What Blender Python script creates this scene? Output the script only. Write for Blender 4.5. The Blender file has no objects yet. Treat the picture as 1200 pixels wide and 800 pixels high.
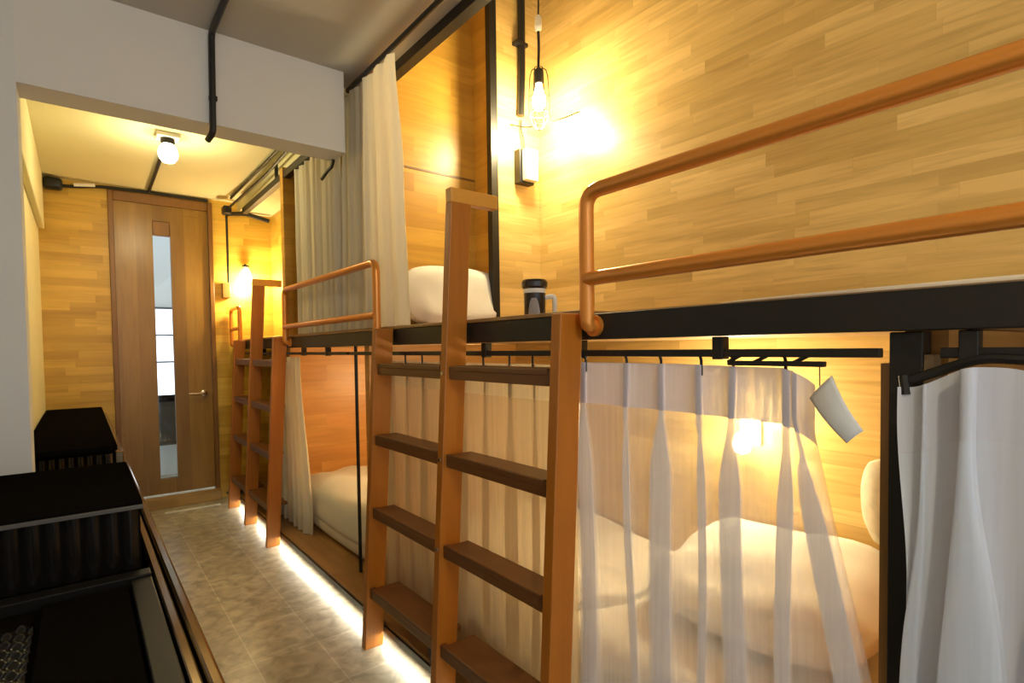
import bpy, bmesh, math, random
from mathutils import Vector, Matrix
random.seed(7)
S = bpy.context.scene
COL = S.collection
PI = math.pi

# ------------------------------------------------------------------ materials
def newmat(name):
    m = bpy.data.materials.new(name); m.use_nodes = True
    nt = m.node_tree
    for n in list(nt.nodes): nt.nodes.remove(n)
    out = nt.nodes.new('ShaderNodeOutputMaterial')
    return m, nt, out
def N(nt, t, **kw):
    n = nt.nodes.new(t)
    for k, v in kw.items():
        if k in n.inputs.keys(): n.inputs[k].default_value = v
        else: setattr(n, k, v)
    return n
def c4(c): return (c[0], c[1], c[2], 1)
def principled(nt, col=None, rough=.5, metal=0, coat=0, spec=.5):
    b = nt.nodes.new('ShaderNodeBsdfPrincipled')
    if col: b.inputs['Base Color'].default_value = c4(col)
    b.inputs['Roughness'].default_value = rough
    b.inputs['Metallic'].default_value = metal
    b.inputs['Coat Weight'].default_value = coat
    b.inputs['Coat Roughness'].default_value = .12
    b.inputs['Specular IOR Level'].default_value = spec
    return b
def mathn(nt, op, a, b=None):
    n = nt.nodes.new('ShaderNodeMath'); n.operation = op
    for i, v in enumerate((a, b)):
        if v is None: continue
        if isinstance(v, (int, float)): n.inputs[i].default_value = v
        else: nt.links.new(v, n.inputs[i])
    return n.outputs[0]
def plain(name, col, rough=.5, metal=0, coat=0, var=.08, scale=14, bump=0, spec=.5):
    m, nt, out = newmat(name)
    b = principled(nt, col, rough, metal, coat, spec)
    tc = N(nt, 'ShaderNodeTexCoord')
    nz = N(nt, 'ShaderNodeTexNoise', Scale=scale, Detail=4.0)
    nt.links.new(tc.outputs['Object'], nz.inputs['Vector'])
    mx = N(nt, 'ShaderNodeMix', data_type='RGBA')
    mx.inputs[6].default_value = c4([c*(1-var) for c in col]); mx.inputs[7].default_value = c4([min(1, c*(1+var)) for c in col])
    nt.links.new(nz.outputs[0], mx.inputs[0]); nt.links.new(mx.outputs[2], b.inputs['Base Color'])
    if bump:
        bp = N(nt, 'ShaderNodeBump', Strength=bump, Distance=.01)
        nt.links.new(nz.outputs[0], bp.inputs['Height']); nt.links.new(bp.outputs[0], b.inputs['Normal'])
    nt.links.new(b.outputs[0], out.inputs[0])
    return m
def planks(name, c1, c2, dark, row=.052, length=.5, rough=.38, vertical=False, coat=.0, horiz=False, grain=.35):
    """finger-jointed board: short staves in rows with a fine grain along them"""
    m, nt, out = newmat(name)
    tc = N(nt, 'ShaderNodeTexCoord'); sp = N(nt, 'ShaderNodeSeparateXYZ')
    nt.links.new(tc.outputs['Object'], sp.inputs[0])
    if horiz: u, v = sp.outputs[1], sp.outputs[0]
    else: u, v = mathn(nt, 'ADD', sp.outputs[0], sp.outputs[1]), sp.outputs[2]
    if vertical: u, v = v, u
    vr = mathn(nt, 'DIVIDE', v, row); rid = mathn(nt, 'FLOOR', vr)
    w1 = N(nt, 'ShaderNodeTexWhiteNoise', noise_dimensions='1D'); nt.links.new(rid, w1.inputs['W'])
    ur = mathn(nt, 'ADD', mathn(nt, 'DIVIDE', u, length), mathn(nt, 'MULTIPLY', w1.outputs['Value'], 7.3)); uid = mathn(nt, 'FLOOR', ur)
    ci = N(nt, 'ShaderNodeCombineXYZ'); nt.links.new(uid, ci.inputs[0]); nt.links.new(rid, ci.inputs[1])
    w2 = N(nt, 'ShaderNodeTexWhiteNoise', noise_dimensions='2D'); nt.links.new(ci.outputs[0], w2.inputs['Vector'])
    br = N(nt, 'ShaderNodeMix', data_type='RGBA'); br.inputs[6].default_value = c4(c1); br.inputs[7].default_value = c4(c2)
    nt.links.new(w2.outputs['Value'], br.inputs[0])
    e1 = mathn(nt, 'LESS_THAN', mathn(nt, 'FRACT', vr), .02); e2 = mathn(nt, 'LESS_THAN', mathn(nt, 'FRACT', ur), .0035)
    ed = mathn(nt, 'MULTIPLY', mathn(nt, 'MAXIMUM', e1, e2), .3)
    cb = N(nt, 'ShaderNodeCombineXYZ'); nt.links.new(u, cb.inputs[0]); nt.links.new(v, cb.inputs[1]); nt.links.new(mathn(nt, 'MULTIPLY', w2.outputs['Value'], 40), cb.inputs[2])
    mp = N(nt, 'ShaderNodeMapping'); mp.inputs['Scale'].default_value = (3.4, 48, 1)
    nt.links.new(cb.outputs[0], mp.inputs[0])
    nz = N(nt, 'ShaderNodeTexNoise', Scale=1.0, Detail=5.0, Distortion=.8); nt.links.new(mp.outputs[0], nz.inputs['Vector'])
    rp = N(nt, 'ShaderNodeValToRGB'); rp.color_ramp.elements[0].position = .45; rp.color_ramp.elements[1].position = .75
    nt.links.new(nz.outputs[0], rp.inputs[0])
    f = mathn(nt, 'MAXIMUM', mathn(nt, 'MULTIPLY', rp.outputs[0], grain), ed)
    mx = N(nt, 'ShaderNodeMix', data_type='RGBA'); mx.inputs[7].default_value = c4(dark)
    nt.links.new(f, mx.inputs[0]); nt.links.new(br.outputs[2], mx.inputs[6])
    n2 = N(nt, 'ShaderNodeTexNoise', Scale=1.0, Detail=2.0)
    mp2 = N(nt, 'ShaderNodeMapping'); mp2.inputs['Scale'].default_value = (1.6, 9, 1)
    nt.links.new(cb.outputs[0], mp2.inputs[0]); nt.links.new(mp2.outputs[0], n2.inputs['Vector'])
    mx2 = N(nt, 'ShaderNodeMix', data_type='RGBA', blend_type='MULTIPLY')
    r2 = N(nt, 'ShaderNodeValToRGB'); r2.color_ramp.elements[0].color = (.72, .66, .6, 1); r2.color_ramp.elements[0].position = .3; r2.color_ramp.elements[1].position = .62
    nt.links.new(n2.outputs[0], r2.inputs[0]); mx2.inputs[0].default_value = .6
    nt.links.new(mx.outputs[2], mx2.inputs[6]); nt.links.new(r2.outputs[0], mx2.inputs[7])
    b = principled(nt, None, rough, 0, coat)
    nt.links.new(mx2.outputs[2], b.inputs['Base Color']); nt.links.new(b.outputs[0], out.inputs[0])
    return m
def stained(name, col, dark, axis=2, rough=.4, coat=.08):
    m, nt, out = newmat(name)
    tc = N(nt, 'ShaderNodeTexCoord'); mp = N(nt, 'ShaderNodeMapping')
    sc = [38, 38, 38]; sc[axis] = 2.2; mp.inputs['Scale'].default_value = sc
    nt.links.new(tc.outputs['Object'], mp.inputs[0])
    nz = N(nt, 'ShaderNodeTexNoise', Scale=1.0, Detail=5.0, Distortion=.8); nt.links.new(mp.outputs[0], nz.inputs['Vector'])
    mx = N(nt, 'ShaderNodeMix', data_type='RGBA'); mx.inputs[6].default_value = c4(col); mx.inputs[7].default_value = c4(dark)
    nt.links.new(nz.outputs[0], mx.inputs[0])
    b = principled(nt, None, rough, 0, coat); nt.links.new(mx.outputs[2], b.inputs['Base Color'])
    nt.links.new(b.outputs[0], out.inputs[0]); return m
def cloth(name, col, trans=.0, transl=.4, weave=True):
    """woven cloth: partly see-through, partly lit from behind"""
    m, nt, out = newmat(name)
    d = N(nt, 'ShaderNodeBsdfDiffuse', Color=c4(col)); t = N(nt, 'ShaderNodeBsdfTranslucent', Color=c4(col))
    mx = N(nt, 'ShaderNodeMixShader'); mx.inputs[0].default_value = transl
    nt.links.new(d.outputs[0], mx.inputs[1]); nt.links.new(t.outputs[0], mx.inputs[2])
    if trans > 0:
        tr = N(nt, 'ShaderNodeBsdfTransparent'); m2 = N(nt, 'ShaderNodeMixShader')
        tc = N(nt, 'ShaderNodeTexCoord'); mp = N(nt, 'ShaderNodeMapping'); mp.inputs['Scale'].default_value = (90, 90, 3)
        nt.links.new(tc.outputs['Object'], mp.inputs[0])
        nz = N(nt, 'ShaderNodeTexNoise', Scale=1.0, Detail=2.0); nt.links.new(mp.outputs[0], nz.inputs['Vector'])
        f = mathn(nt, 'ADD', mathn(nt, 'MULTIPLY', nz.outputs[0], .24), trans-.12)
        nt.links.new(f, m2.inputs[0])
        nt.links.new(mx.outputs[0], m2.inputs[1]); nt.links.new(tr.outputs[0], m2.inputs[2])
        nt.links.new(m2.outputs[0], out.inputs[0])
    else: nt.links.new(mx.outputs[0], out.inputs[0])
    return m
def emit(name, col, st):
    m, nt, out = newmat(name)
    e = N(nt, 'ShaderNodeEmission', Color=c4(col), Strength=st); nt.links.new(e.outputs[0], out.inputs[0]); return m
def glassm(name, rough=0.0, tint=(1, 1, 1)):
    m, nt, out = newmat(name)
    tr = N(nt, 'ShaderNodeBsdfTransparent', Color=c4(tint)); g = N(nt, 'ShaderNodeBsdfGlossy', Roughness=rough)
    fr = N(nt, 'ShaderNodeFresnel', IOR=1.45); mx = N(nt, 'ShaderNodeMixShader')
    nt.links.new(fr.outputs[0], mx.inputs[0]); nt.links.new(tr.outputs[0], mx.inputs[1]); nt.links.new(g.outputs[0], mx.inputs[2])
    nt.links.new(mx.outputs[0], out.inputs[0]); return m
def tiles(name):
    m, nt, out = newmat(name)
    tc = N(nt, 'ShaderNodeTexCoord'); mp = N(nt, 'ShaderNodeMapping'); mp.inputs['Location'].default_value = (-.245, -.005, 0)
    nt.links.new(tc.outputs['Object'], mp.inputs[0])
    br = N(nt, 'ShaderNodeTexBrick', Scale=1.0); br.offset = 0.0
    br.inputs['Brick Width'].default_value = .245; br.inputs['Row Height'].default_value = .32
    br.inputs['Mortar Size'].default_value = .003; br.inputs['Mortar Smooth'].default_value = .4
    br.inputs['Color1'].default_value = (.43, .39, .295, 1); br.inputs['Color2'].default_value = (.51, .465, .36, 1)
    br.inputs['Mortar'].default_value = (.60, .57, .47, 1)
    nt.links.new(mp.outputs[0], br.inputs[0])
    nz = N(nt, 'ShaderNodeTexNoise', Scale=17.0, Detail=7.0, Distortion=.5); nt.links.new(tc.outputs['Object'], nz.inputs['Vector'])
    rp = N(nt, 'ShaderNodeValToRGB'); rp.color_ramp.elements[0].position = .33; rp.color_ramp.elements[1].position = .68
    rp.color_ramp.elements[0].color = (.62, .58, .52, 1); rp.color_ramp.elements[1].color = (1.25, 1.22, 1.15, 1)
    nt.links.new(nz.outputs[0], rp.inputs[0])
    mx = N(nt, 'ShaderNodeMix', data_type='RGBA', blend_type='MULTIPLY'); mx.inputs[0].default_value = .85
    nt.links.new(br.outputs[0], mx.inputs[6]); nt.links.new(rp.outputs[0], mx.inputs[7])
    b = principled(nt, None, .3, 0, 0); nt.links.new(mx.outputs[2], b.inputs['Base Color'])
    bp = N(nt, 'ShaderNodeBump', Strength=.12, Distance=.004); nt.links.new(nz.outputs[0], bp.inputs['Height']); nt.links.new(bp.outputs[0], b.inputs['Normal'])
    nt.links.new(b.outputs[0], out.inputs[0]); return m

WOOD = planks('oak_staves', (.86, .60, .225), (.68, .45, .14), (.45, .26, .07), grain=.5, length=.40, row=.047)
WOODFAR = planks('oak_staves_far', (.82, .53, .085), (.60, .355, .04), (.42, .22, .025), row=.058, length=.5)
WOODPANEL = planks('oak_panel_dim', (.64, .35, .05), (.46, .225, .026), (.30, .13, .014), row=.085, length=.7)  # oak darkened to stand for the weaker light on the end partition
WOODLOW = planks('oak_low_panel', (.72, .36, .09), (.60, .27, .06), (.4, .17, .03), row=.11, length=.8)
DECKW = planks('deck_wood', (.42, .24, .09), (.34, .18, .06), (.2, .1, .03), row=.09, length=.9, horiz=True)
UNDERW = planks('deck_underside_wood', (.55, .38, .2), (.48, .32, .16), (.3, .18, .08), row=.09, length=.9, horiz=True)
DOORW = planks('door_planks', (.38, .215, .040), (.24, .125, .020), (.18, .085, .014), row=.105, length=4.0, vertical=True, rough=.3)
DOORF = stained('door_frame_wood', (.27, .12, .02), (.18, .08, .015))
LADW = stained('ladder_wood', (.50, .175, .012), (.36, .105, .008))
TREADW = stained('tread_wood', (.19, .07, .018), (.12, .045, .012), axis=1)
HANDW = stained('handle_wood_lit', (.78, .38, .06), (.66, .29, .04), axis=0)  # brighter than the ladder wood: light on the handle put into its colour
COPPER = plain('copper_paint', (.78, .29, .045), .28, .4, .3, var=.03)
BLACK = plain('black_steel', (.012, .0105, .009), .42, .1, 0)
BLACKG = plain('black_gloss', (.006, .005, .0045), .34, 0, 0, bump=.02, scale=30, spec=.0)
RIBM = plain('rib_gloss', (.008, .0065, .006), .2, 0, 0, spec=.45)
BRONZE = plain('bronze_gloss', (.16, .10, .04), .16, .85, .3, scale=20, var=.3)
WHITEP = plain('white_plaster', (.74, .72, .70), .85, var=.02, scale=5)
WHITEP2 = plain('white_plaster_cool', (.70, .71, .72), .85, var=.02, scale=5)
GREYC = plain('grey_ceiling', (.50, .475, .43), .85, var=.03, scale=4)
CREAMC = plain('cream_ceiling', (.72, .66, .38), .8, var=.03, scale=4)
SHEER = cloth('sheer_white', (.84, .85, .93), trans=.60, transl=.24)
HEADER = cloth('sheer_header', (.74, .70, .80), trans=.07, transl=.16)
BEIGE = cloth('beige_voile', (.78, .66, .46), trans=.30, transl=.45)
CREAM = cloth('cream_cloth', (.80, .74, .60), trans=0, transl=.3)
COOLC = cloth('cool_white_voile', (.77, .83, .97), trans=.13, transl=.15)
LINEN = plain('white_linen', (.80, .76, .68), .9, var=.05, scale=9, bump=.25)
FLORAL = plain('floral_linen', (.74, .66, .50), .9, var=.28, scale=30)
WHITEPL = plain('white_plastic', (.82, .80, .74), .35, var=.01)
MUGB = plain('mug_black', (.02, .015, .012), .25, 0, .3)
GREYP = plain('mug_grey', (.42, .38, .36), .4)
CHROME = plain('brushed_steel', (.72, .70, .66), .25, 1.0)
RUBBER = plain('black_rubber', (.014, .013, .013), .6)
GLASS = glassm('clear_glass', .0, (.93, .97, 1))
BULBG = emit('bulb_glow', (1, .78, .42), 55)
GLOBE = emit('globe_glow', (1, .86, .55), 26)
LEDM = emit('led_glow', (1, .93, .70), 3)
TILE = tiles('stone_tiles')
COOLWALL = plain('outer_room_wall', (.86, .90, .92), .8, var=.02)
DARKGREY = plain('dark_grey', (.05, .055, .06), .5)
SHOE = plain('shoe_cloth', (.02, .022, .022), .7)
SHOEG = plain('shoe_grey', (.14, .17, .16), .6)

# ------------------------------------------------------------------ mesh helpers
class MB:
    def __init__(s): s.bm = bmesh.new()
    def box(s, a, b, bev=0, seg=2):
        x0, y0, z0 = a; x1, y1, z1 = b
        return s.hexa([(x0, y0, z0), (x1, y0, z0), (x1, y1, z0), (x0, y1, z0), (x0, y0, z1), (x1, y0, z1), (x1, y1, z1), (x0, y1, z1)], bev, seg)
    def hexa(s, p, bev=0, seg=2):
        vs = [s.bm.verts.new(q) for q in p]
        fs = [s.bm.faces.new([vs[i] for i in f]) for f in ((3, 2, 1, 0), (4, 5, 6, 7), (0, 1, 5, 4), (1, 2, 6, 5), (2, 3, 7, 6), (3, 0, 4, 7))]
        if bev:
            es = set(e for f in fs for e in f.edges)
            bmesh.ops.bevel(s.bm, geom=list(es), offset=bev, segments=seg, affect='EDGES', profile=.5, clamp_overlap=True)
        return s
    def tube(s, pts, r, n=12, cap=True):
        pts = [Vector(p) for p in pts]; rings = []
        t0 = (pts[1]-pts[0]).normalized()
        a = Vector((0, 0, 1)) if abs(t0.z) < .9 else Vector((1, 0, 0))
        nrm = t0.cross(a).normalized()
        for i, p in enumerate(pts):
            if i == 0: t = pts[1]-pts[0]
            elif i == len(pts)-1: t = pts[-1]-pts[-2]
            else: t = (pts[i+1]-p).normalized()+(p-pts[i-1]).normalized()
            t.normalize(); nrm = (nrm-t*nrm.dot(t)).normalized(); b = t.cross(nrm)
            rr = r[i] if isinstance(r, (list, tuple)) else r
            rings.append([s.bm.verts.new(p+(nrm*math.cos(2*PI*k/n)+b*math.sin(2*PI*k/n))*rr) for k in range(n)])
        for A, B in zip(rings, rings[1:]):
            for k in range(n): s.bm.faces.new((A[k], A[(k+1) % n], B[(k+1) % n], B[k]))
        if cap: s.bm.faces.new(rings[0][::-1]); s.bm.faces.new(rings[-1])
        return s
    def lathe(s, prof, c, n=24, cap=True):
        rings = [[s.bm.verts.new((c[0]+r*math.cos(2*PI*k/n), c[1]+r*math.sin(2*PI*k/n), c[2]+z)) for k in range(n)] for r, z in prof]
        for A, B in zip(rings, rings[1:]):
            for k in range(n): s.bm.faces.new((A[k], A[(k+1) % n], B[(k+1) % n], B[k]))
        if cap: s.bm.faces.new(rings[0][::-1]); s.bm.faces.new(rings[-1])
        return s
    def grid(s, f, nu, nv):
        vs = [[s.bm.verts.new(f(i/nu, j/nv)) for j in range(nv+1)] for i in range(nu+1)]
        for i in range(nu):
            for j in range(nv): s.bm.faces.new((vs[i][j], vs[i+1][j], vs[i+1][j+1], vs[i][j+1]))
        return s
    def rows(s, rows):
        vs = [[s.bm.verts.new(p) for p in r] for r in rows]
        for A, B in zip(vs, vs[1:]):
            for k in range(len(A)-1): s.bm.faces.new((A[k], A[k+1], B[k+1], B[k]))
        return s
    def build(s, name, mat, parent=None, smooth=False, angle=35):
        bmesh.ops.recalc_face_normals(s.bm, faces=s.bm.faces[:])
        me = bpy.data.meshes.new(name); s.bm.to_mesh(me); s.bm.free()
        me.materials.append(mat)
        o = bpy.data.objects.new(name, me); COL.objects.link(o)
        if parent is not None:
            o.parent = parent
            o.matrix_parent_inverse = Matrix.Translation(-parent_world(parent))
        if smooth:
            for p in me.polygons: p.use_smooth = True
            me.set_sharp_from_angle(angle=math.radians(angle))
        return o
def parent_world(o):
    v = Vector((0, 0, 0))
    while o is not None:
        v += o.location; o = o.parent if o.parent and o.type == 'EMPTY' else None
    return v
def thing(name, label, cat, loc=(0, 0, 0), group=None, kind=None):
    o = bpy.data.objects.new(name, None); COL.objects.link(o); o.location = loc; o.empty_display_size = .1
    return tag(o, label, cat, group, kind)
def tag(o, label, cat, group=None, kind=None):
    o['label'] = label; o['category'] = cat
    if group: o['group'] = group
    if kind: o['kind'] = kind
    return o
def struct(o, label, cat): return tag(o, label, cat, None, 'structure')
def fillet(pts, r, n=6):
    """polyline with rounded corners"""
    P = [Vector(p) for p in pts]; out = [P[0]]
    for a, b, c in zip(P, P[1:], P[2:]):
        d1 = (a-b).normalized(); d2 = (c-b).normalized()
        rr = min(r, (a-b).length*.48, (c-b).length*.48)
        p, q = b+d1*rr, b+d2*rr
        for i in range(n+1):
            t = i/n; out.append(p*(1-t)**2+b*2*t*(1-t)+q*t*t)
    out.append(P[-1]); return out
def light(name, kind, loc, energy, col, size=.05, rot=None, sy=None):
    l = bpy.data.lights.new(name, kind); l.energy = energy; l.color = col
    if kind == 'AREA':
        l.size = size
        if sy: l.shape = 'RECTANGLE'; l.size_y = sy
    else: l.shadow_soft_size = size
    o = bpy.data.objects.new(name, l); COL.objects.link(o); o.location = loc
    if rot: o.rotation_euler = rot
    return o

# ------------------------------------------------------------------ the setting
struct(MB().box((-1.5, -2.2, -.08), (2.1, 6.6, 0)).build('floor', TILE), 'mottled grey-brown stone tile floor of the aisle', 'floor')
struct(MB().box((-1.5, -2.2, 2.49), (1.15, 2.66, 2.62)).build('ceiling', GREYC), 'matt grey ceiling above the near part of the aisle', 'ceiling')
struct(MB().box((-.3, 2.65, 2.43), (1.06, 5.1, 2.55)).build('ceiling_corridor', CREAMC), 'cream ceiling of the short corridor before the door', 'ceiling')
struct(MB().box((1.06, 2.65, 2.352), (2.06, 5.1, 2.55)).build('ceiling_bunk', CREAMC), 'cream ceiling over the far bunk', 'ceiling')
struct(MB().box((1.0, -2.2, 3.3), (2.06, 2.65, 3.4)).build('ceiling_high', GREYC), 'raised ceiling high over the near upper bunk', 'ceiling')
struct(MB().box((1.15, -2.2, 2.49), (1.19, 2.66, 3.3)).build('wall_upstand', GREYC), 'grey upstand between the aisle ceiling and the raised ceiling', 'wall')
struct(MB().box((-.142, 2.5, 2.12), (1.0, 2.65, 2.5)).build('beam', WHITEP), 'white plastered beam crossing above the aisle', 'beam')
struct(MB().box((-1.5, 2.5, 0), (-.142, 2.65, 2.5)).build('wall_pillar', WHITEP2), 'white pillar wall on the left carrying the beam', 'wall')
struct(MB().box((-.3, 2.65, 0), (-.2, 5.1, 2.5)).build('wall_left', CREAMC), 'cream left wall of the corridor behind the pillar', 'wall')
struct(MB().box((-1.5, -2.2, 0), (-1.4, 2.5, 2.5)).build('wall_aisle', WHITEP), 'white wall on the left of the near aisle', 'wall')
m = MB(); m.box((-.3, 5, 0), (.19, 5.1, 2.5)); m.box((.87, 5, 0), (2.06, 5.1, 2.5)); m.box((.19, 5, 2.4), (.87, 5.1, 2.5))
struct(m.build('wall_far', WOODFAR), 'far wall of honey coloured wood staves around the door', 'wall')
struct(MB().box((1.94, -2.2, 0), (2.06, 5.0, 3.3)).build('wall_right', WOOD), 'right wall of pale finger-jointed wood staves behind the bunks', 'wall')
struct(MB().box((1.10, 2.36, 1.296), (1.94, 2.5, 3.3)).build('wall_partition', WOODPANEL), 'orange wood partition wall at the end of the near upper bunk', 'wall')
struct(MB().box((1.64, 2.2, 1.296), (1.94, 2.36, 3.3)).build('column', WOOD), 'wood clad column in the corner of the near upper bunk', 'column')
struct(MB().box((1.634, 2.223, 1.296), (1.6399, 2.3599, 3.3)).build('trim_6', WOODPANEL), 'orange wood side board of the column beside the black corner post', 'trim')  # thin board added to carry the partition's darkened tone round the column side
struct(MB().box((1.10, 2.3575, 2.060), (1.633, 2.3599, 2.070)).build('trim_1', stained('seam_wood', (.2, .09, .02), (.14, .06, .015), axis=0)), 'dark horizontal seam across the orange wood partition', 'trim')
struct(MB().box((1.615, 2.185, 1.296), (1.655, 2.222, 3.3)).build('trim_2', BLACK), 'black steel post on the corner of the wood clad column', 'trim')
struct(MB().box((1.15, -2.2, 2.445), (1.195, 2.36, 2.4895)).build('trim_3', BLACK), 'black steel edge along the ceiling above the bunk', 'trim')
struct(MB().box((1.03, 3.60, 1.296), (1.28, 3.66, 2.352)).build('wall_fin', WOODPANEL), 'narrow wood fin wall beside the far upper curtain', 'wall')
struct(MB().box((1.32, 3.66, 1.296), (1.40, 5.0, 2.352)).build('wall_niche', WOODFAR), 'wood side wall of the far upper bunk', 'wall')
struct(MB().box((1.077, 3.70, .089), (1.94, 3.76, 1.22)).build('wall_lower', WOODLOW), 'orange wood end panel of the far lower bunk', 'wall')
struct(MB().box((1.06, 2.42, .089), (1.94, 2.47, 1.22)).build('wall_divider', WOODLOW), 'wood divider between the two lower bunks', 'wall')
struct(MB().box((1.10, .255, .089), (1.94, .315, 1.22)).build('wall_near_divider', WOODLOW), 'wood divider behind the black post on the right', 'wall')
# corridor bulkhead box on the left wall
struct(MB().box((-.2, 2.66, 2.06), (-.167, 4.96, 2.43), .006).build('bulkhead', CREAMC), 'cream boxed bulkhead along the top of the left corridor wall', 'trim')

# door
d = thing('door_1', 'brown vertical plank door with a narrow glass slit at the end of the corridor', 'door', (.53, 5, 0), kind='structure')
m = MB(); m.box((.19, 4.985, .09), (.222, 5.05, 2.40), .004); m.box((.838, 4.975, .02), (.87, 5.05, 2.40), .004); m.box((.222, 4.985, 2.33), (.838, 5.05, 2.40), .004)
m.build('door_frame', DOORF, d)
m = MB(); m.box((.224, 5.0, .10), (.462, 5.045, 2.328)); m.box((.578, 5.0, .10), (.836, 5.045, 2.328)); m.box((.462, 5.0, .10), (.578, 5.045, .215)); m.box((.462, 5.0, 2.21), (.578, 5.045, 2.328))
m.build('door_leaf', DOORW, d)
MB().box((.462, 5.004, 2.10), (.578, 5.04, 2.21), .004).build('dark_panel', DOORF, d)
MB().box((.462, 5.018, .215), (.578, 5.026, 2.10)).build('glass_slit', GLASS, d)
h = MB(); h.lathe([(.024, 0), (.026, .006), (.02, .01)], (0, 0, 0), 16)
bmesh.ops.rotate(h.bm, verts=h.bm.verts, matrix=Matrix.Rotation(PI/2, 3, 'X')); bmesh.ops.translate(h.bm, verts=h.bm.verts, vec=(.775, 4.999, .868))
h.tube(fillet([(.775, 4.99, .868), (.775, 4.945, .868), (.66, 4.945, .872)], .02), .009, 10)
h.build('door_handle', CHROME, d, True)
struct(MB().box((.22, 4.93, 0), (.87, 4.999, .085), .006).build('trim_4', planks('sill_wood', (.50, .30, .09), (.42, .24, .07), (.3, .15, .04), row=.2, length=2)), 'low wooden threshold under the door', 'trim')
struct(MB().box((.46, 4.76, .0005), (.83, 4.80, .006), .001).build('trim_5', WHITEPL), 'white strip on the floor standing for light leaking under the door', 'trim')  # light from the door gap built as a white strip
# bright room behind the glass slit
m = MB(); m.box((-.2, 6.3, 0), (1.4, 6.38, 2.6))
struct(m.build('wall_outer', COOLWALL), 'pale blue wall of the room seen through the door glass', 'wall')
w = thing('window_1', 'bright daylight window seen through the slit of the door', 'window', (.64, 6.28, .9), kind='structure')
MB().box((.58, 6.27, .62), (.95, 6.298, 1.62)).build('lit_pane', emit('daylight_pane', (.92, .96, 1), 3), w)
m = MB(); m.box((.56, 6.26, .60), (.58, 6.3, 1.64)); m.box((.95, 6.26, .60), (.97, 6.3, 1.64)); m.box((.58, 6.26, .6), (.95, 6.3, .62)); m.box((.58, 6.26, 1.62), (.95, 6.3, 1.64)); m.box((.58, 6.262, 1.1), (.95, 6.29, 1.115)); m.box((.58, 6.262, 1.36), (.95, 6.29, 1.375))
m.build('window_frame', DARKGREY, w)
cb = thing('side_cabinet', 'dark grey cabinet seen through the bottom of the door glass', 'cabinet', (.66, 5.95, 0))
MB().box((.45, 5.8, .36), (.9, 6.2, .76), .01).build('cabinet_body', DARKGREY, cb)
for lx, ly in ((.47, 5.82), (.84, 5.82), (.47, 6.14), (.84, 6.14)): MB().box((lx, ly, .001), (lx+.04, ly+.04, .36), .004).build('leg', DARKGREY, cb)
MB().box((.44, 5.78, .76), (.91, 6.22, .79), .006).build('cabinet_top', BLACKG, cb)
MB().box((.46, 5.788, .40), (.89, 5.8, .72), .004).build('cabinet_door', DARKGREY, cb)

# ------------------------------------------------------------------ bunk platforms
ZD = 1.288
p = thing('bunk_platform', 'upper bunk deck with a black steel front beam running down the aisle', 'bunk platform', (1.45, 2, 1.22))
MB().box((1.015, -1.9, 1.218), (1.06, 4.98, ZD-.006), .002).build('front_beam', BLACK, p)
MB().box((1.06, -1.9, 1.222), (1.935, 4.98, 1.262)).build('underside_boards', UNDERW, p)
MB().box((1.012, 1.0, ZD-.005), (1.935, 4.98, ZD+.007), .002).build('deck_boards', DECKW, p)
MB().box((1.061, -1.9, 1.262), (1.935, 1.0, ZD)).build('near_deck_boards', UNDERW, p)
p = thing('lower_platform', 'low wooden platform with a black edge along the floor under the lower bunks', 'bunk platform', (1.4, 2, 0))
MB().box((.945, -1.9, .062), (1.935, 4.98, .088), .003).build('platform_boards', DECKW, p)
MB().box((.938, -1.9, .050), (.945, 4.98, .074)).build('black_edge', BLACK, p)
MB().box((1.03, -1.9, 0), (1.9, 4.98, .062)).build('plinth', BLACK, p)
MB().box((.956, -1.7, .054), (.968, 4.9, .0615)).build('led_strip', LEDM, p)
for y in (1.2, 2.6, 4.0):
    light('led_light', 'AREA', (.95, y, .052), 4, (1, .96, .84), .012, (0, math.radians(64), 0), 1.4)

# black posts
t = thing('support_post', 'thick black post with wood strips between the two white curtains on the right', 'post', (1.06, .29, .078))
MB().box((1.045, .275, .0885), (1.09, .321, 1.217), .002).build('steel_post', BLACK, t)
MB().box((1.062, .3215, .0885), (1.095, .338, 1.165)).build('wood_strip', stained('strip_wood', (.30, .15, .04), (.2, .1, .03)), t)
MB().box((1.05, .262, 1.10), (1.09, .2745, 1.18)).build('wood_block', stained('block_wood', (.30, .2, .1), (.2, .12, .06)), t)
tag(MB().tube([(1.07, 2.60, .089), (1.07, 2.60, 1.218)], .009, 8).build('thin_post', BLACK), 'thin black post at the front of the far lower bunk', 'post')

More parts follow.
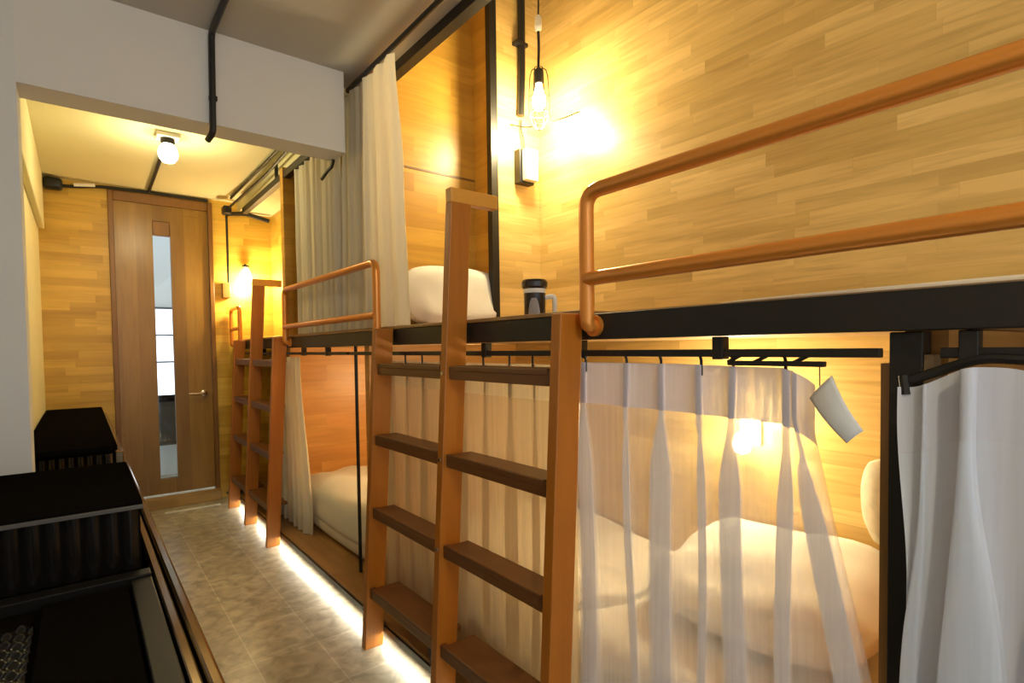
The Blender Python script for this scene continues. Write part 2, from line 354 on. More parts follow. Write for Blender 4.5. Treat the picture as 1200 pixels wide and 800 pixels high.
# ------------------------------------------------------------------ ladders
def stile(z0, z1, y0, y1, par, name='stile'):
    fx = lambda z: .855+.058*z
    m = MB(); w = .078
    m.hexa([(fx(z0), y0, z0), (fx(z0)+w, y0, z0), (fx(z0)+w, y1, z0), (fx(z0), y1, z0), (fx(z1), y0, z1), (fx(z1)+w, y0, z1), (fx(z1)+w, y1, z1), (fx(z1), y1, z1)], .003)
    return m.build(name, LADW, par)
def ladder(ys, label, htop):
    a, b, c = ys
    L = thing('bunk_ladder', label, 'ladder', (.9, b, 0), 'three-post bunk ladders')
    t = .034
    stile(0, 1.284, a-t/2, a+t/2, L); stile(0, htop, b-t/2, b+t/2, L); stile(0, 1.284, c-t/2, c+t/2, L)
    for z in (1.145, .862, .57, .25):
        fx = .855+.058*z
        for y0, y1 in ((a+t/2, b-t/2), (b+t/2, c-t/2)):
            m = MB(); wd = .086 if z > .4 else .12
            m.box((fx+.012, y0-.001, z-.045), (fx+.034, y1+.001, z-.004), .002)
            m.box((fx+.010, y0+.02, z-.018), (fx+.010+wd, y1-.02, z), .003)
            m.build('rung', TREADW, L)
    x = .855+.058*htop
    MB().box((x, b-t/2, htop-.001), (x+.19, b+t/2, htop+.046), .003).build('handle_bar', HANDW, L)
    for z in (1.12, .84, .55): MB().tube([(.855+.058*z-.004, b, z), (.855+.058*z+.01, b, z)], .006, 8).build('bolt_head', CHROME, L)
    return L
ladder((.998, 1.528, 2.07), 'nearer reddish wood ladder of two bays joined by a tall middle post', 1.675)
ladder((3.535, 4.09, 4.615), 'farther reddish wood ladder of two bays close to the door', 1.655)

# ------------------------------------------------------------------ guard rails
RX = .985
def rail(label, y0, y1, ztop, zlow, r=.019, both=True):
    R = thing('guard_rail', label, 'guard rail', (RX, (y0+y1)/2, 1.25), 'copper painted tube guard rails')
    pts = [(1.012, y1, 1.252), (RX, y1, 1.252), (RX, y1, ztop), (RX, y0, ztop)]
    if both: pts += [(RX, y0, 1.252), (1.012, y0, 1.252)]
    MB().tube(fillet(pts, .045, 7), r, 14).build('rail_tube', COPPER, R, True)
    MB().tube([(RX-.004, y1-.005, zlow), (RX-.004, y0+.005, zlow)], r*.94, 14).build('middle_tube', COPPER, R, True)
    for y in ((y1, y0) if both else (y1,)):
        m = MB(); m.tube([(1.004, y, 1.252), (1.0149, y, 1.252)], .027, 14); m.build('flange', COPPER, R, True)
    return R
rail('long copper coloured tube rail at the upper right in front of the wood wall', -1.75, .945, 1.577, 1.366, .0185)
rail('copper coloured tube rail in front of the cream upper curtains between the ladders', 2.16, 3.47, 1.568, 1.345, .0165)
rail('short copper coloured tube rail at the far end beside the door wall', 4.665, 4.965, 1.545, 1.38, .016)

# ------------------------------------------------------------------ cloth
def sheet(rowsf, zs, name, mat, par=None):
    m = MB().rows([rowsf(z) for z in zs]); return m.build(name, mat, par, True, 80)
def pleated(x0, pleats, w, depth, ya, yb, nz=5):
    """cross-section of a pinch-pleated curtain: flat cloth between Z-folded pleats. pleats: list of (y, width factor)"""
    pts = []; y = ya
    sgn = 1 if yb > ya else -1
    for py, k in pleats:
        ww = w*k
        n = 12
        for i in range(n):
            t = i/n; yy = y+(py-sgn*ww/2-y)*t
            pts.append((x0+.004*math.sin(PI*t), yy))
        for i in range(nz*5+1):
            q = i/(nz*5)*nz; c = int(min(q, nz-1)); fr = q-c
            tri = fr if c % 2 == 0 else 1-fr
            tri = .5-.5*math.cos(PI*tri)
            pts.append((x0-depth*k*math.sin(PI*i/(nz*5)), py-sgn*ww/2+sgn*ww*tri))
        y = py+sgn*ww/2
    for i in range(7):
        t = i/6; pts.append((x0+.004*math.sin(PI*t), y+(yb-y)*t))
    return pts
def lerp(a, b, t): return a+(b-a)*t
def smooth(t): t = max(0, min(1, t)); return t*t*(3-2*t)
def linsp(a, b, n): return [a+(b-a)*i/n for i in range(n+1)]

# near sheer curtain
XT = 1.045
C1 = thing('sheer_curtain', 'white see-through pinch pleat curtain with a folded-over top corner, before the lit lower bunk', 'curtain', (XT, .7, .08))
PL = [(1.005, .98), (.868, .85), (.768, .755), (.665, .668), (.592, .582), (.487, .487)]
def c1row(z):
    f = 1-smooth((z-.1)/.95)            # 0 at the top, 1 at the bottom
    top = 1.135
    drop = 0
    w = lerp(.016, .05, smooth((1.055-z)/.16)); dp = lerp(.012, .028, f)
    pls = []
    for i, (yt, yb) in enumerate(PL):
        k = [1, .45, 1.15, .4, .95, .6][i]
        if z > 1.0: k = lerp(k, .8, smooth((z-1.0)/.04))
        pls.append((lerp(yt, yb, f)+.004*math.sin(7*z+i*2), k))
    yend = lerp(.435, .330, max(0, min(1, (1.07-z)/.52))**.85)
    pls.append((yend+.035, .5 if z > 1 else .9))
    return pleated(XT+.004*math.sin(5*z), pls, w, dp, 1.045+.004*math.sin(9*z), yend)
def topz(y):   # the header sags towards its free corner
    return 1.141-.004*smooth((.75-y)/.25)-.055*smooth((.50-y)/.12)
def c1(z0, z1, n, name, mat):
    return sheet(lambda z: [(x, y, z+(topz(y)-1.141)*smooth((z-.55)/.5)) for x, y in c1row(z)], linsp(z0, z1, n), name, mat, C1)
c1(.092, 1.052, 44, 'drape', SHEER); c1(1.0521, 1.159, 8, 'header_band', HEADER)
def flap(u, v):
    # thick doubled header corner turned over, facing the aisle
    A, B, C, D = Vector((1.02, .432, 1.103)), Vector((1.02, .397, 1.143)), Vector((1.012, .347, 1.055)), Vector((1.010, .369, 1.033))
    p = (A*(1-v)+B*v)*(1-u)+(D*(1-v)+C*v)*u
    return (p.x-.010*math.sin(PI*u)-.004*math.sin(PI*v), p.y, p.z)
fm = MB().grid(flap, 12, 8); fo = fm.build('folded_corner', cloth('flap_cloth', (.82, .84, .88), trans=0, transl=.15), C1, True, 80)
sm = fo.modifiers.new('thickness', 'SOLIDIFY'); sm.thickness = .004
for yt, _ in PL: MB().tube(fillet([(XT-.004, yt, 1.135), (XT-.004, yt, 1.168), (XT-.010, yt, 1.178)], .006), .0035, 6).build('pleat_hook', BLACK, C1)

# beige curtain behind the near ladder
C2 = thing('voile_curtain', 'beige translucent curtain hanging behind the nearer ladder', 'curtain', (XT, 1.7, .08))
def c2row(z):
    f = 1-smooth((z-.1)/.95)
    ys = [1.10, 1.22, 1.33, 1.47, 1.60, 1.74, 1.88, 2.02, 2.16, 2.29]
    ks = [1, .6, 1.1, .7, 1, .5, 1, .7, 1.1, .6]
    w = lerp(.018, .06, smooth((1.08-z)/.4))
    return pleated(XT+.006, [(y+.008*math.sin(4*z+i*1.7)*f, ks[i]) for i, y in enumerate(ys)], w, lerp(.010, .02, f), 1.052, 2.36, 3)
sheet(lambda z: [(x, y, z) for x, y in c2row(z)], linsp(.092, 1.045, 30), 'drape', BEIGE, C2)
sheet(lambda z: [(x, y, z) for x, y in c2row(z)], linsp(1.0451, 1.150, 6), 'header_band', cloth('beige_header', (.78, .7, .52), trans=.12, transl=.4), C2)
for y in (1.10, 1.22, 1.33, 1.47, 1.60, 1.74, 1.88, 2.02, 2.16, 2.29): MB().tube([(XT-.004, y, 1.13), (XT-.004, y, 1.178)], .0035, 6).build('pleat_hook', BLACK, C2)

# cool white curtain on the far right of the frame
C3 = thing('white_curtain', 'bluish white curtain sagging from its rail at the right of the black post', 'curtain', (1.0, 0, .08))
def c3row(z):
    f = 1-smooth((z-.1)/.95)
    ys = [.262, .208, .10, 0.0, -.11, -.24, -.38]
    w = lerp(.012, .06, smooth((1.07-z)/.40))
    pls = [(y+.02*math.sin(3.2*z+i*2.3)*smooth((1.05-z)/.3)*(.5 if i else .9), [.35, 1.25, .9, 1.2, .8, 1, 1][i]) for i, y in enumerate(ys)]
    ye = .298-.017*smooth((1.13-z)/.28)+.014*smooth((.75-z)/.3)-.012*smooth((.5-z)/.4)
    return pleated(1.005+.006*math.sin(6*z), pls, w, lerp(.02, .034, f), ye, -.5, 3)
def sag(y): return -.033*smooth((y-.20)/.085)-.012*(1-abs(math.cos(PI*(y-.2)/.12)))*smooth((.2-y)/.1)
sheet(lambda z: [(x, y, z+sag(y)*smooth((z-.5)/.6)) for x, y in c3row(z)], linsp(.092, 1.06, 44), 'drape', COOLC, C3)
sheet(lambda z: [(x, y, z+sag(y)*smooth((z-.5)/.6)) for x, y in c3row(z)], linsp(1.0601, 1.163, 8), 'header_band', cloth('cool_header', (.70, .73, .86), trans=.04, transl=.12), C3)

# upper cream curtains
def wavy(x0, ya, yb, amp, waves, ph, n=90):
    return [(x0+amp*math.sin(2*PI*waves*t+ph+1.3*math.sin(5*t))+.35*amp*math.sin(2*PI*waves*2.3*t), lerp(ya, yb, t)) for t in [i/n for i in range(n+1)]]
C4 = thing('cream_curtain', 'tall cream curtain hung from the ceiling track in front of the beam end', 'curtain', (1.06, 2.2, 1.3))
def c4row(z):
    f = smooth((2.44-z)/.5); g = smooth((1.9-z)/.6)
    ya = lerp(2.10, 2.05, f)-.035*g; yb = lerp(2.64, 2.68, f)+.03*g
    return wavy(1.055, ya, yb, lerp(.007, .012, f), 4.6, .4+.3*z)
C4o = sheet(lambda z: [(x, y, z-.035*smooth((y-2.2)/.25)*0) for x, y in c4row(z)], linsp(1.30, 2.435, 24), 'drape', CREAM, C4)
C5 = thing('cream_curtain', 'second cream curtain hanging beyond the white beam beside the wood fin', 'curtain', (1.06, 3.1, 1.3))
def c5row(z):
    f = smooth((2.34-z)/.6)
    return wavy(1.055, 2.735, 3.40+.03*math.sin(3*z), lerp(.012, .022, f), 8.0, 1.0+.2*z)
sheet(lambda z: [(x, y, z) for x, y in c5row(z)], linsp(1.30, 2.284, 22), 'drape', CREAM, C5)
# white curtain gathered at the end of the far lower bunk
C6 = thing('gathered_curtain', 'white curtain gathered to the end of the far lower bunk behind the farther ladder', 'curtain', (1.03, 3.6, .08))
def c6row(z):
    f = smooth((1.1-z)/.9)
    return wavy(1.048, 3.30+.14*(1-f), 3.98, .010+.010*f, 7, z)
sheet(lambda z: [(x, y, z) for x, y in c6row(z)], linsp(.092, 1.16, 18), 'drape', CREAM, C6)

# ------------------------------------------------------------------ curtain tracks
def track(label, y0, y1, x, z, clips):
    T = thing('curtain_track', label, 'curtain track', (x, (y0+y1)/2, z))
    MB().box((x-.009, y0, z-.008), (x+.009, y1, z+.008), .002).build('track_bar', BLACK, T)
    for y in clips: MB().box((x-.013, y-.012, z-.013), (x+.013, y+.012, z+.034), .002).build('bracket', BLACK, T)
    return T
T1 = track('black curtain track under the upper bunk above the white and beige curtains', .33, 2.58, 1.04, 1.183, (.62, 1.02, 1.45, 2.2))
m = MB(); m.box((1.03, .415, 1.158), (1.042, .60, 1.168), .002)
for y in (.60, .545, .47): m.tube(fillet([(1.035, y, 1.165), (1.035, y-.03, 1.18), (1.035, y-.012, 1.187)], .01), .004, 6)
m.tube([(1.036, .425, 1.163), (1.036, .424, 1.10)], .001, 5)
m.build('loose_rod', BLACK, T1)
T2 = track('black curtain track on the right above the bluish white curtain', -1.7, .25, 1.04, 1.183, (.215, -.4))
T2c = MB()
T2c.tube(fillet([(1.03, .06, 1.168), (1.03, .20, 1.176), (1.03, .235, 1.162), (1.02, .285, 1.14)], .02), .0075, 8)
T2c.tube([(1.018, .292, 1.148), (1.016, .288, 1.118)], .008, 8)
T2c.build('sagging_rod', BLACK, T2, True)
track('black curtain track over the far lower bunk', 2.62, 4.9, 1.04, 1.183, (2.9, 3.3, 4.2))
def pipe(name, label, cat, pts, r, clips=(), fr=.02, mat=None):
    o = thing(name, label, cat, pts[0])
    MB().tube(fillet(pts, fr), r, 10).build('pipe', mat or BLACK, o, True)
    for a, b in clips: MB().box(a, b, .002).build('clip', BLACK, o)
    return o
pipe('curtain_rod', 'black curtain rod under the ceiling along the aisle carrying the tall cream curtain', 'curtain rod', [(1.05, -1.8, 2.447), (1.05, 2.58, 2.447)], .011, [((1.04, y, 2.447), (1.06, y+.02, 2.489)) for y in (-.9, .5, 1.5)])
tag(MB().tube(fillet([(.988, 2.62, 2.1195), (.988, 2.64, 2.09), (.984, 2.68, 2.085), (.975, 2.75, 2.055)], .02), .008, 8).build('hook', BLACK, None, True), 'small black hook under the right end of the white beam', 'hook')
m = thing('curtain_rod', 'thick black rod and bar under the corridor ceiling beyond the white beam', 'curtain rod', (1.05, 3.7, 2.3))
MB().box((1.035, 2.66, 2.285), (1.075, 4.72, 2.33), .003).build('bar', BLACK, m)
MB().tube([(.975, 2.66, 2.415), (.975, 4.8, 2.415)], .009, 8).build('thin_pipe', BLACK, m)
MB().tube(fillet([(1.02, 2.66, 2.40), (1.00, 3.2, 2.395), (1.01, 3.9, 2.375), (.965, 4.812, 2.345)], .1), .009, 8).build('cable', BLACK, m)
for y in (2.9, 3.8): MB().box((1.045, y, 2.33), (1.06, y+.03, 2.43)).build('hanger', BLACK, m)
m = thing('conduit', 'black conduit dropping down the wood beside the far lamp', 'conduit', (.97, 4.9, 2.3))
MB().box((.925, 4.82, 2.30), (.985, 4.92, 2.36), .01).build('junction_box', BLACK, m)
MB().tube(fillet([(.97, 4.9, 2.31), (1.1, 4.93, 2.335), (1.17, 4.93, 2.325), (1.29, 4.93, 2.30)], .05), .018, 8).build('bent_arm', BLACK, m, True)
MB().tube([(.965, 4.93, 2.31), (.965, 4.93, 1.76)], .009, 8).build('drop_pipe', BLACK, m, True)
MB().box((.925, 4.955, 1.64), (.985, 5.0, 1.76), .004).build('switch_box', DOORF, m)
pipe('conduit', 'black conduit bent from the ceiling down the white beam', 'conduit', [(.452, -1.5, 2.476), (.452, 2.485, 2.476), (.447, 2.485, 2.08), (.435, 2.53, 2.062)], .0125, [((.436, 2.478, 2.21), (.466, 2.499, 2.228)), ((.434, 1.6, 2.462), (.47, 1.63, 2.489))], .03)
m = thing('conduit', 'black cable run along the top of the far wood wall', 'conduit', (.3, 4.96, 2.38))
MB().tube(fillet([(-.13, 4.95, 2.37), (.0, 4.955, 2.375), (.15, 4.965, 2.405), (.4, 4.975, 2.413), (.84, 4.975, 2.411)], .05), .011, 8).build('cable', BLACK, m, True)
m2 = MB(); m2.box((-.165, 4.90, 2.335), (-.06, 4.985, 2.415), .02, 3); m2.build('cable_box', BLACK, m, True)
MB().tube([(.0, 4.945, 2.388), (.12, 4.95, 2.405)], .012, 8).build('white_sleeve', WHITEPL, m, True)

# ------------------------------------------------------------------ lamps
g = thing('ceiling_lamp', 'glowing round globe lamp on the corridor ceiling', 'lamp', (.425, 3.65, 2.43))
MB().box((.37, 3.6, 2.405), (.48, 3.7, 2.43), .006).build('base_plate', WHITEPL, g)
MB().lathe([(.034, 0), (.036, -.018), (.03, -.03)], (.425, 3.65, 2.405), 20).build('socket', BLACK, g, True)
MB().lathe([(.004, -.105), (.03, -.098), (.046, -.075), (.05, -.052), (.043, -.022), (.028, -.001)], (.425, 3.65, 2.375), 24).build('globe', GLOBE, g, True)
MB().tube([(.43, 3.7, 2.418), (.445, 4.96, 2.418)], .011, 8).build('conduit', BLACK, g, True)
light('corridor_light', 'POINT', (.425, 3.65, 2.235), 12, (1, .87, .50), .025)

g = thing('ceiling_lamp', 'added globe lamp on the ceiling behind the camera for warm front light', 'lamp', (.25, -.7, 2.49))  # unseen lamp, added to light the aisle warmly from the front
MB().box((.195, -.75, 2.465), (.305, -.65, 2.4895), .006).build('base_plate', WHITEPL, g)
MB().lathe([(.034, 0), (.036, -.018), (.03, -.03)], (.25, -.7, 2.465), 20).build('socket', BLACK, g, True)
MB().lathe([(.004, -.105), (.03, -.098), (.046, -.075), (.05, -.052), (.043, -.022), (.028, -.001)], (.25, -.7, 2.435), 24).build('globe', GLOBE, g, True)
light('front_fill_light', 'POINT', (.25, -.7, 2.29), 36, (1, .86, .56), .03)

LX, LY, LZ = 1.75, 1.98, 2.325
k = thing('pendant_lamp', 'bare bulb in a wire cage hanging by its cord before the wood wall', 'lamp', (LX, LY, LZ))
MB().tube(fillet([(LX, LY, 3.3), (LX-.005, LY, 3.0), (LX+.004, LY, LZ+0.50), (LX, LY, LZ+0.44)], .05), .004, 8).build('upper_cord', RUBBER, k, True)
MB().lathe([(.008, .075), (.016, .065), (.018, .03), (.016, .01), (.008, 0)], (LX, LY, LZ+0.37), 16).build('white_connector', WHITEPL, k, True)
MB().tube(fillet([(LX, LY, LZ+0.37), (LX+.003, LY, LZ+0.30), (LX-.002, LY, LZ+0.200)], .05), .0065, 8).build('cord', RUBBER, k, True)
MB().lathe([(.010, .07), (.02, .06), (.021, 0), (.016, -.005)], (LX, LY, LZ+0.130), 18).build('socket', RUBBER, k, True)
m = MB()
for i in range(6):
    a = i*PI/3+.3; ca, sa = math.cos(a), math.sin(a)
    m.tube([(LX+ca*r, LY+sa*r, z) for r, z in ((.018, LZ+0.200), (.034, LZ+0.190), (.042, LZ+0.160), (.046, LZ+0.100), (.050, LZ+0.030), (.040, LZ-0.045), (.018, LZ-0.085), (.004, LZ-0.090))], .0024, 6)
for r, z in ((.048, LZ+0.060), (.046, LZ-0.015)):
    m.tube([(LX+r*math.cos(2*PI*i/24), LY+r*math.sin(2*PI*i/24), z) for i in range(25)], .0022, 6, False)
m.build('wire_cage', BLACK, k, True)
MB().lathe([(.014, .08), (.016, .06), (.028, .03), (.032, .0), (.028, -.025), (.014, -.042), (.003, -.046)], (LX, LY, LZ+0.045), 20).build('bulb', BULBG, k, True)
light('pendant_light', 'POINT', (LX, LY, LZ-.03), 46, (1, .86, .50), .06)

w = thing('wall_switch_box', 'white faced black box on the wood column below its conduit', 'switch', (1.82, 2.16, 2.1))
MB().box((1.77, 2.155, 2.035), (1.865, 2.1995, 2.205), .003).build('box_body', BLACK, w)
MB().box((1.785, 2.118, 2.045), (1.863, 2.155, 2.20), .004).build('white_face', WHITEPL, w)
MB().tube(fillet([(1.82, 2.175, 2.205), (1.815, 2.175, 2.26), (1.80, 2.18, 2.32), (1.805, 2.18, 2.36)], .03), .004, 8).build('wire', RUBBER, w)
pipe('conduit', 'black conduit down the wood column above the white switch box', 'conduit', [(1.815, 2.178, 3.29), (1.810, 2.178, 2.60), (1.80, 2.178, 2.38)], .019, [((1.765, 2.16, 2.73), (1.84, 2.1995, 2.748))], .05)
r2 = thing('reading_lamp', 'added hidden lamp on the back wall of the far lower bunk, brightening its end panel', 'lamp', (1.92, 2.85, .9))  # lamp added out of sight to brighten the orange end panel
MB().box((1.925, 2.81, .87), (1.9399, 2.89, .97), .004).build('back_plate', WHITEPL, r2)
MB().tube(fillet([(1.925, 2.85, .94), (1.87, 2.85, .94), (1.87, 2.85, .925)], .015), .006, 8).build('arm', CHROME, r2, True)
MB().lathe([(.010, .045), (.026, .03), (.034, 0), (.026, -.026), (.004, -.036)], (1.87, 2.85, .88), 18).build('bulb', BULBG, r2, True)
light('bunk_fill_light', 'POINT', (1.80, 2.85, .95), 11, (1, .84, .48), .06)
# loose wire looped past the pendant
tag(MB().tube(fillet([(1.745, 2.195, 2.33), (1.79, 2.12, 2.298), (1.80, 2.0, 2.288), (1.86, 1.94, 2.30), (1.935, 1.9, 2.34)], .08), .0035, 6).build('wire', RUBBER, None, True), 'thin wire strung loosely across the corner below the caged bulb', 'wire')

f = thing('wall_lamp', 'glowing lamp on the wood wall of the far upper bunk', 'lamp', (1.12, 4.9, 1.8))
MB().lathe([(.03, .012), (.03, 0)], (1.105, 4.955, 1.90), 16).build('cap', BLACK, f, True)
MB().tube(fillet([(1.105, 4.999, 1.92), (1.105, 4.955, 1.92), (1.105, 4.955, 1.89)], .015), .008, 8).build('arm', BLACK, f, True)
MB().lathe([(.012, .09), (.03, .06), (.042, .02), (.038, -.015), (.02, -.035), (.003, -.04)], (1.105, 4.955, 1.80), 20).build('bulb', BULBG, f, True)
light('far_light', 'POINT', (1.11, 4.86, 1.73), 20, (1, .86, .50), .04)

q = thing('reading_lamp', 'small lamp on the back wall of the lit lower bunk behind the sheer curtain', 'lamp', (1.92, 1.03, .86))
MB().box((1.925, .99, .83), (1.9399, 1.07, .93), .004).build('back_plate', WHITEPL, q)
MB().tube(fillet([(1.925, 1.03, .90), (1.87, 1.03, .90), (1.87, 1.03, .885)], .015), .006, 8).build('arm', CHROME, q, True)
MB().lathe([(.010, .045), (.026, .03), (.034, 0), (.026, -.026), (.004, -.036)], (1.87, 1.03, .84), 18).build('bulb', BULBG, q, True)
light('bunk_light', 'POINT', (1.80, 1.02, .93), 14, (1, .88, .55), .06)

# ------------------------------------------------------------------ bedding
def soft(a, b, name, mat, par=None, puff=.3, seed=0, loc=None, rot=None, noise=.012, corner=.09):
    """a stuffed box: pillow, mattress, folded quilt"""
    m = MB(); cx, cy, cz = [(i+j)/2 for i, j in zip(a, b)]; hx, hy, hz = [(j-i)/2 for i, j in zip(a, b)]
    bm = m.bm
    bmesh.ops.create_cube(bm, size=2)
    bmesh.ops.subdivide_edges(bm, edges=bm.edges[:], cuts=11, use_grid_fill=True)
    rnd = random.Random(seed); ph = [rnd.uniform(0, 6.3) for _ in range(6)]
    for v in bm.verts:
        x, y, z = v.co
        ex, ey = 1-abs(x)**4, 1-abs(y)**4
        th = lerp(1, max(0, ex*ey)**.5, puff)
        sq = 1-corner*2*(x*y)**2
        w = noise*(math.sin(5*x+ph[0])*math.sin(4*y+ph[1])+.6*math.sin(9*x+3*y+ph[2]))
        rz = 1-.12*(abs(z)**6)*(1-puff)
        v.co = (x*hx*sq*rz, y*hy*sq*rz, z*hz*th+w*(1 if z > .2 else .2))
    if rot: bmesh.ops.rotate(bm, verts=bm.verts, matrix=Matrix.Rotation(rot[0], 3, rot[1]))
    bmesh.ops.translate(bm, verts=bm.verts, vec=loc or (cx, cy, cz))
    return m.build(name, mat, par, True, 70)
b1 = thing('mattress', 'white mattress with rumpled quilt in the far lower bunk', 'bed', (1.5, 3, .089))
soft((1.105, 2.5, .089), (1.93, 3.695, .27), 'mattress_body', LINEN, b1, .05, 1, noise=.003, corner=.02)
soft((1.095, 2.5, .13), (1.925, 3.692, .41), 'quilt', LINEN, b1, .14, 2, noise=.014, corner=.02)
b2 = thing('mattress', 'yellow lit mattress behind the sheer curtain in the near lower bunk', 'bed', (1.5, 1.2, .089))
soft((1.16, .36, .089), (1.93, 2.38, .34), 'mattress_body', LINEN, b2, .05, 3, noise=.003)
soft((1.17, 1.17, .30), (1.925, 2.3, .40), 'quilt', LINEN, b2, .3, 7, noise=.02)
tag(soft((-.28, -.33, -.075), (.28, .33, .075), 'pillow', LINEN, None, .7, 4, loc=(1.62, .80, .484), rot=(-.24, 'Y')), 'large white pillow on the lit mattress behind the sheer curtain', 'pillow')
tag(soft((-.15, -.15, -.05), (.15, .15, .05), 'cushion', FLORAL, None, .6, 5, loc=(1.835, .48, .73), rot=(PI/2-.2, 'Y')), 'flower printed cushion leaning in the corner of the lit lower bunk', 'cushion')
tag(soft((-.275, -.148, -.055), (.275, .148, .055), 'pillow', LINEN, None, .42, 6, loc=(1.43, 2.25, 1.447), rot=(PI/2-.2, 'X'), noise=.004), 'white pillow standing against the orange wood partition on the upper bunk', 'pillow')
tag(soft((1.2, -1.7, 1.289), (1.9, .95, 1.312), 'futon', LINEN, None, .03, 8, noise=.001), 'thin white futon on the near upper bunk behind the long rail', 'mattress')
tag(soft((1.10, 2.56, 1.301), (1.85, 3.3, 1.366), 'folded_quilt', LINEN, None, .5, 9, noise=.006), 'folded white quilt on the upper bunk behind the cream curtains', 'quilt')

# ------------------------------------------------------------------ mug
MX, MY, MZ = 1.22, 1.415, ZD+.0075
u = thing('travel_mug', 'black and white mug with a wide dark lid on the upper bunk edge', 'mug', (MX, MY, MZ))
MB().lathe([(.034, 0), (.036, .004), (.037, .085), (.0375, .09)], (MX, MY, MZ), 28).build('body', MUGB, u, True)
MB().lathe([(.0378, 0), (.038, .012), (.036, .016)], (MX, MY, MZ+.088), 28).build('white_collar', WHITEPL, u, True)
MB().lathe([(.038, 0), (.044, .006), (.045, .022), (.040, .030), (.02, .032)], (MX, MY, MZ+.103), 28).build('lid', MUGB, u, True)
hd = Vector((.75, -.66, 0)).normalized()
MB().tube(fillet([Vector((MX, MY, MZ+.072))+hd*.034, Vector((MX, MY, MZ+.08))+hd*.068, Vector((MX, MY, MZ+.012))+hd*.068, Vector((MX, MY, MZ+.012))+hd*.034], .02), .0085, 10).build('handle', WHITEPL, u, True)
m = MB(); rows = []
for z in linsp(.006, .07, 8):
    hw = .55*math.sqrt(max(.05, 1-((z-.006)/.07)**2))
    rows.append([(MX+.0376*math.cos(a), MY+.0376*math.sin(a), MZ+z) for a in linsp(-2.35-hw, -2.35+hw, 8)])
m.rows(rows).build('grey_emblem', GREYP, u, True)

# ------------------------------------------------------------------ black storage boxes on the left
def ribbed(x0, x1, y, z0, z1, n, par, name='ribbed_front', slope=0):
    m = MB(); k = n*8
    rows = []
    for z in (z0, z1):
        t = (z-z0)/(z1-z0)
        rows.append([(lerp(x0, x1, i/k), y+slope*t-.012*abs(math.sin(PI*n*i/k)), z) for i in range(k+1)])
    m.rows(rows)
    return m.build(name, RIBM, par, True, 50)
bx = thing('storage_chest', 'black glossy chest in the corridor behind the pillar, farthest of the black boxes', 'chest', (-.05, 3.9, 0))
MB().box((-.19, 2.88, .02), (.105, 4.92, .79), .004).build('chest_body', BLACKG, bx)
MB().box((-.197, 2.83, .79), (.112, 4.93, .815), .006).build('lid', BLACKG, bx)
MB().box((.105, 2.9, .70), (.135, 4.9, .775), .004).build('side_batten', BRONZE, bx)
ribbed(-.18, .095, 2.872, .62, .775, 9, bx)
MB().box((-.19, 2.866, .60), (.105, 2.8795, .615), .002).build('rim', BLACKG, bx)
bx = thing('storage_chest', 'black glossy chest with a ribbed front standing before the white pillar', 'chest', (-.3, 2.1, 0))
MB().box((-.95, 1.83, .02), (.118, 2.46, .775), .004).build('chest_body', BLACKG, bx)
MB().box((-.96, 1.79, .775), (.122, 2.465, .80), .005).build('lid', BLACKG, bx)
MB().box((-.96, 1.784, .777), (.122, 1.7899, .788), .001).build('rim', plain('pale_edge', (.09, .08, .065), .35), bx)  # front rim strip, paler than the lid
ribbed(-.94, .112, 1.825, .605, .775, 26, bx, slope=-.004)
bx = thing('storage_bench', 'low black bench nearest the camera with a woven panel on top', 'bench', (-.3, 1.1, 0))
MB().box((-.95, .15, .02), (.128, 1.77, .58), .004).build('bench_body', BLACKG, bx)
m = MB(); m.box((-.96, .12, .58), (.132, .16, .605), .003); m.box((-.96, 1.735, .58), (.132, 1.785, .612), .003); m.box((.085, .16, .58), (.132, 1.735, .605), .003); m.box((-.96, .16, .58), (-.9, 1.735, .605), .003)
m.build('bench_rim', plain('worn_black', (.009, .008, .007), .4, spec=.12), bx)
m = MB()   # woven cane: over-under strands
def weave(x0, x1, y0, y1, z, step):
    nx, ny = int((x1-x0)/step), int((y1-y0)/step)
    def f(u, v):
        x, y = lerp(x0, x1, u), lerp(y0, y1, v)
        h = math.sin(PI*(x-x0)/step)*math.sin(PI*(y-y0)/step)
        return (x, y, z+.007*h)
    return f, nx*4, ny*4
ff, a_, b_ = weave(-.88, -.10, .2, 1.62, .592, .022)
m.grid(ff, a_, b_); m.build('woven_panel', RIBM, bx, True, 60)
MB().box((-.09, .18, .582), (.08, 1.72, .597), .003).build('flat_panel', BLACKG, bx)
# long bronze board
bd = thing('side_board', 'long low glossy bronze board along the aisle side of the black boxes', 'board', (.16, 2, 0))
MB().box((.140, .2, .0), (.182, 3.6, .575), .003).build('board_panel', BLACKG, bd)
MB().box((.137, .2, .575), (.157, 3.6, .606), .004).build('inner_rail', BRONZE, bd)
MB().box((.162, .2, .575), (.186, 3.6, .614), .006).build('outer_rail', BRONZE, bd)

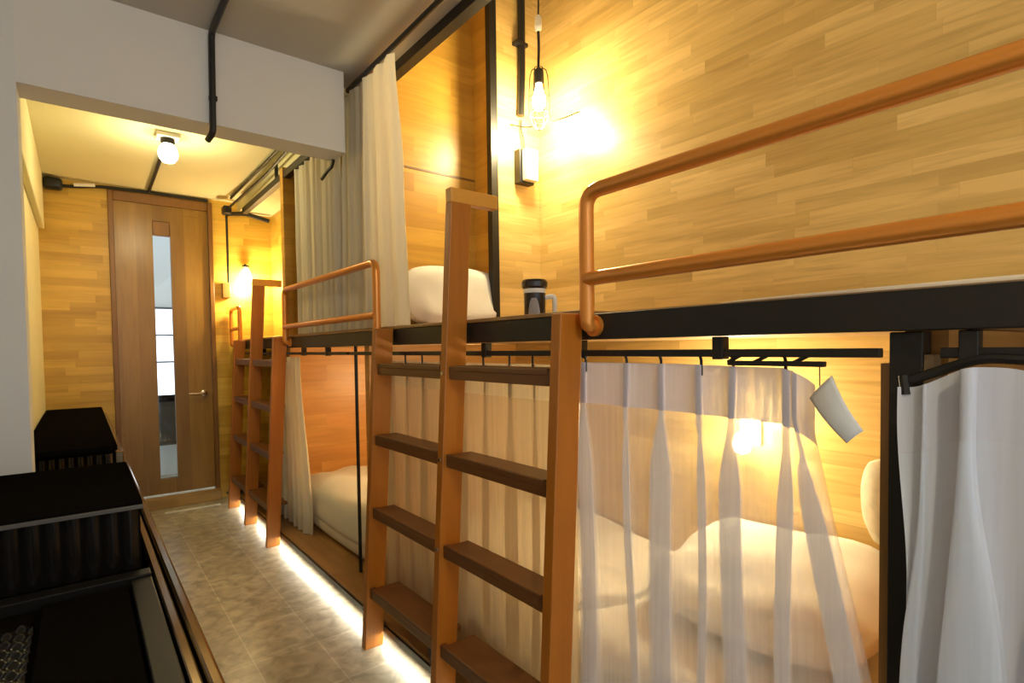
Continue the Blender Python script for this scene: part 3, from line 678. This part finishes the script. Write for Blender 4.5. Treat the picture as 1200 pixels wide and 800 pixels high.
# ------------------------------------------------------------------ shoes
def shoe(loc, ang, mat, label):
    o = thing('shoe', label, 'shoe', loc, 'shoes left on the low platform')
    R = Matrix.Rotation(ang, 4, 'Z'); T = Matrix.Translation(loc)
    prof = [(-.12, .030, .075), (-.09, .036, .085), (-.04, .035, .078), (.0, .036, .062), (.05, .042, .048), (.09, .040, .036), (.12, .024, .024)]
    m = MB(); rows = []
    for y, w, h in prof:
        rows.append([(w*math.cos(t), y, .014+(h-.014)*max(0, math.sin(t))) for t in linsp(0, PI, 12)])
    m.rows(rows); m.bm.faces.new([v for v in m.bm.verts][:13][::-1]); m.bm.verts.ensure_lookup_table(); m.bm.faces.new([v for v in m.bm.verts][-13:])
    bmesh.ops.transform(m.bm, matrix=T@R, verts=m.bm.verts); m.build('upper', mat, o, True)
    m = MB(); pts = [(w+.004, y) for y, w, h in prof]+[(-w-.004, y) for y, w, h in prof[::-1]]
    lo = [m.bm.verts.new((x, y, .0005)) for x, y in pts]; hi = [m.bm.verts.new((x, y, .016)) for x, y in pts]
    m.bm.faces.new(lo[::-1]); m.bm.faces.new(hi)
    for i in range(len(pts)): j = (i+1) % len(pts); m.bm.faces.new((lo[i], lo[j], hi[j], hi[i]))
    bmesh.ops.transform(m.bm, matrix=T@R, verts=m.bm.verts); m.build('sole', SHOEG, o)
shoe((.995, 1.70, .0885), -.5, SHOE, 'dark shoe on the low platform behind the middle post of the nearer ladder')
shoe((.985, 4.72, .0885), 1.9, SHOE, 'dark shoe on the low platform at the foot of the farther ladder')

# ------------------------------------------------------------------ light, camera, colour
wd = bpy.data.worlds.new('sky'); S.world = wd; wd.use_nodes = True
bg = wd.node_tree.nodes['Background']; bg.inputs[0].default_value = (.80, .91, 1.0, 1); bg.inputs[1].default_value = 1.55

F, CY = 640.21, 427.77
yaw, pt, rl = math.radians(38.302), math.radians(-1.8326), math.radians(-.78826)
right = Vector((math.cos(yaw), -math.sin(yaw), 0)); fw = Vector((math.sin(yaw)*math.cos(pt), math.cos(yaw)*math.cos(pt), math.sin(pt)))
up = right.cross(fw)
rt = right*math.cos(rl)+up*math.sin(rl); uu = -right*math.sin(rl)+up*math.cos(rl)
cam = bpy.data.cameras.new('camera'); co = bpy.data.objects.new('camera', cam); COL.objects.link(co)
co.matrix_world = Matrix(((rt.x, uu.x, -fw.x, 0), (rt.y, uu.y, -fw.y, 0), (rt.z, uu.z, -fw.z, 1.2), (0, 0, 0, 1)))
cam.sensor_width = 36; cam.sensor_fit = 'HORIZONTAL'; cam.lens = F/1200*36; cam.shift_y = (CY-400)/1200; cam.clip_start = .02
S.camera = co
vs = S.view_settings; vs.view_transform = 'Standard'; vs.look = 'None'; vs.gamma = 1; vs.use_curve_mapping = False; vs.exposure = -.15
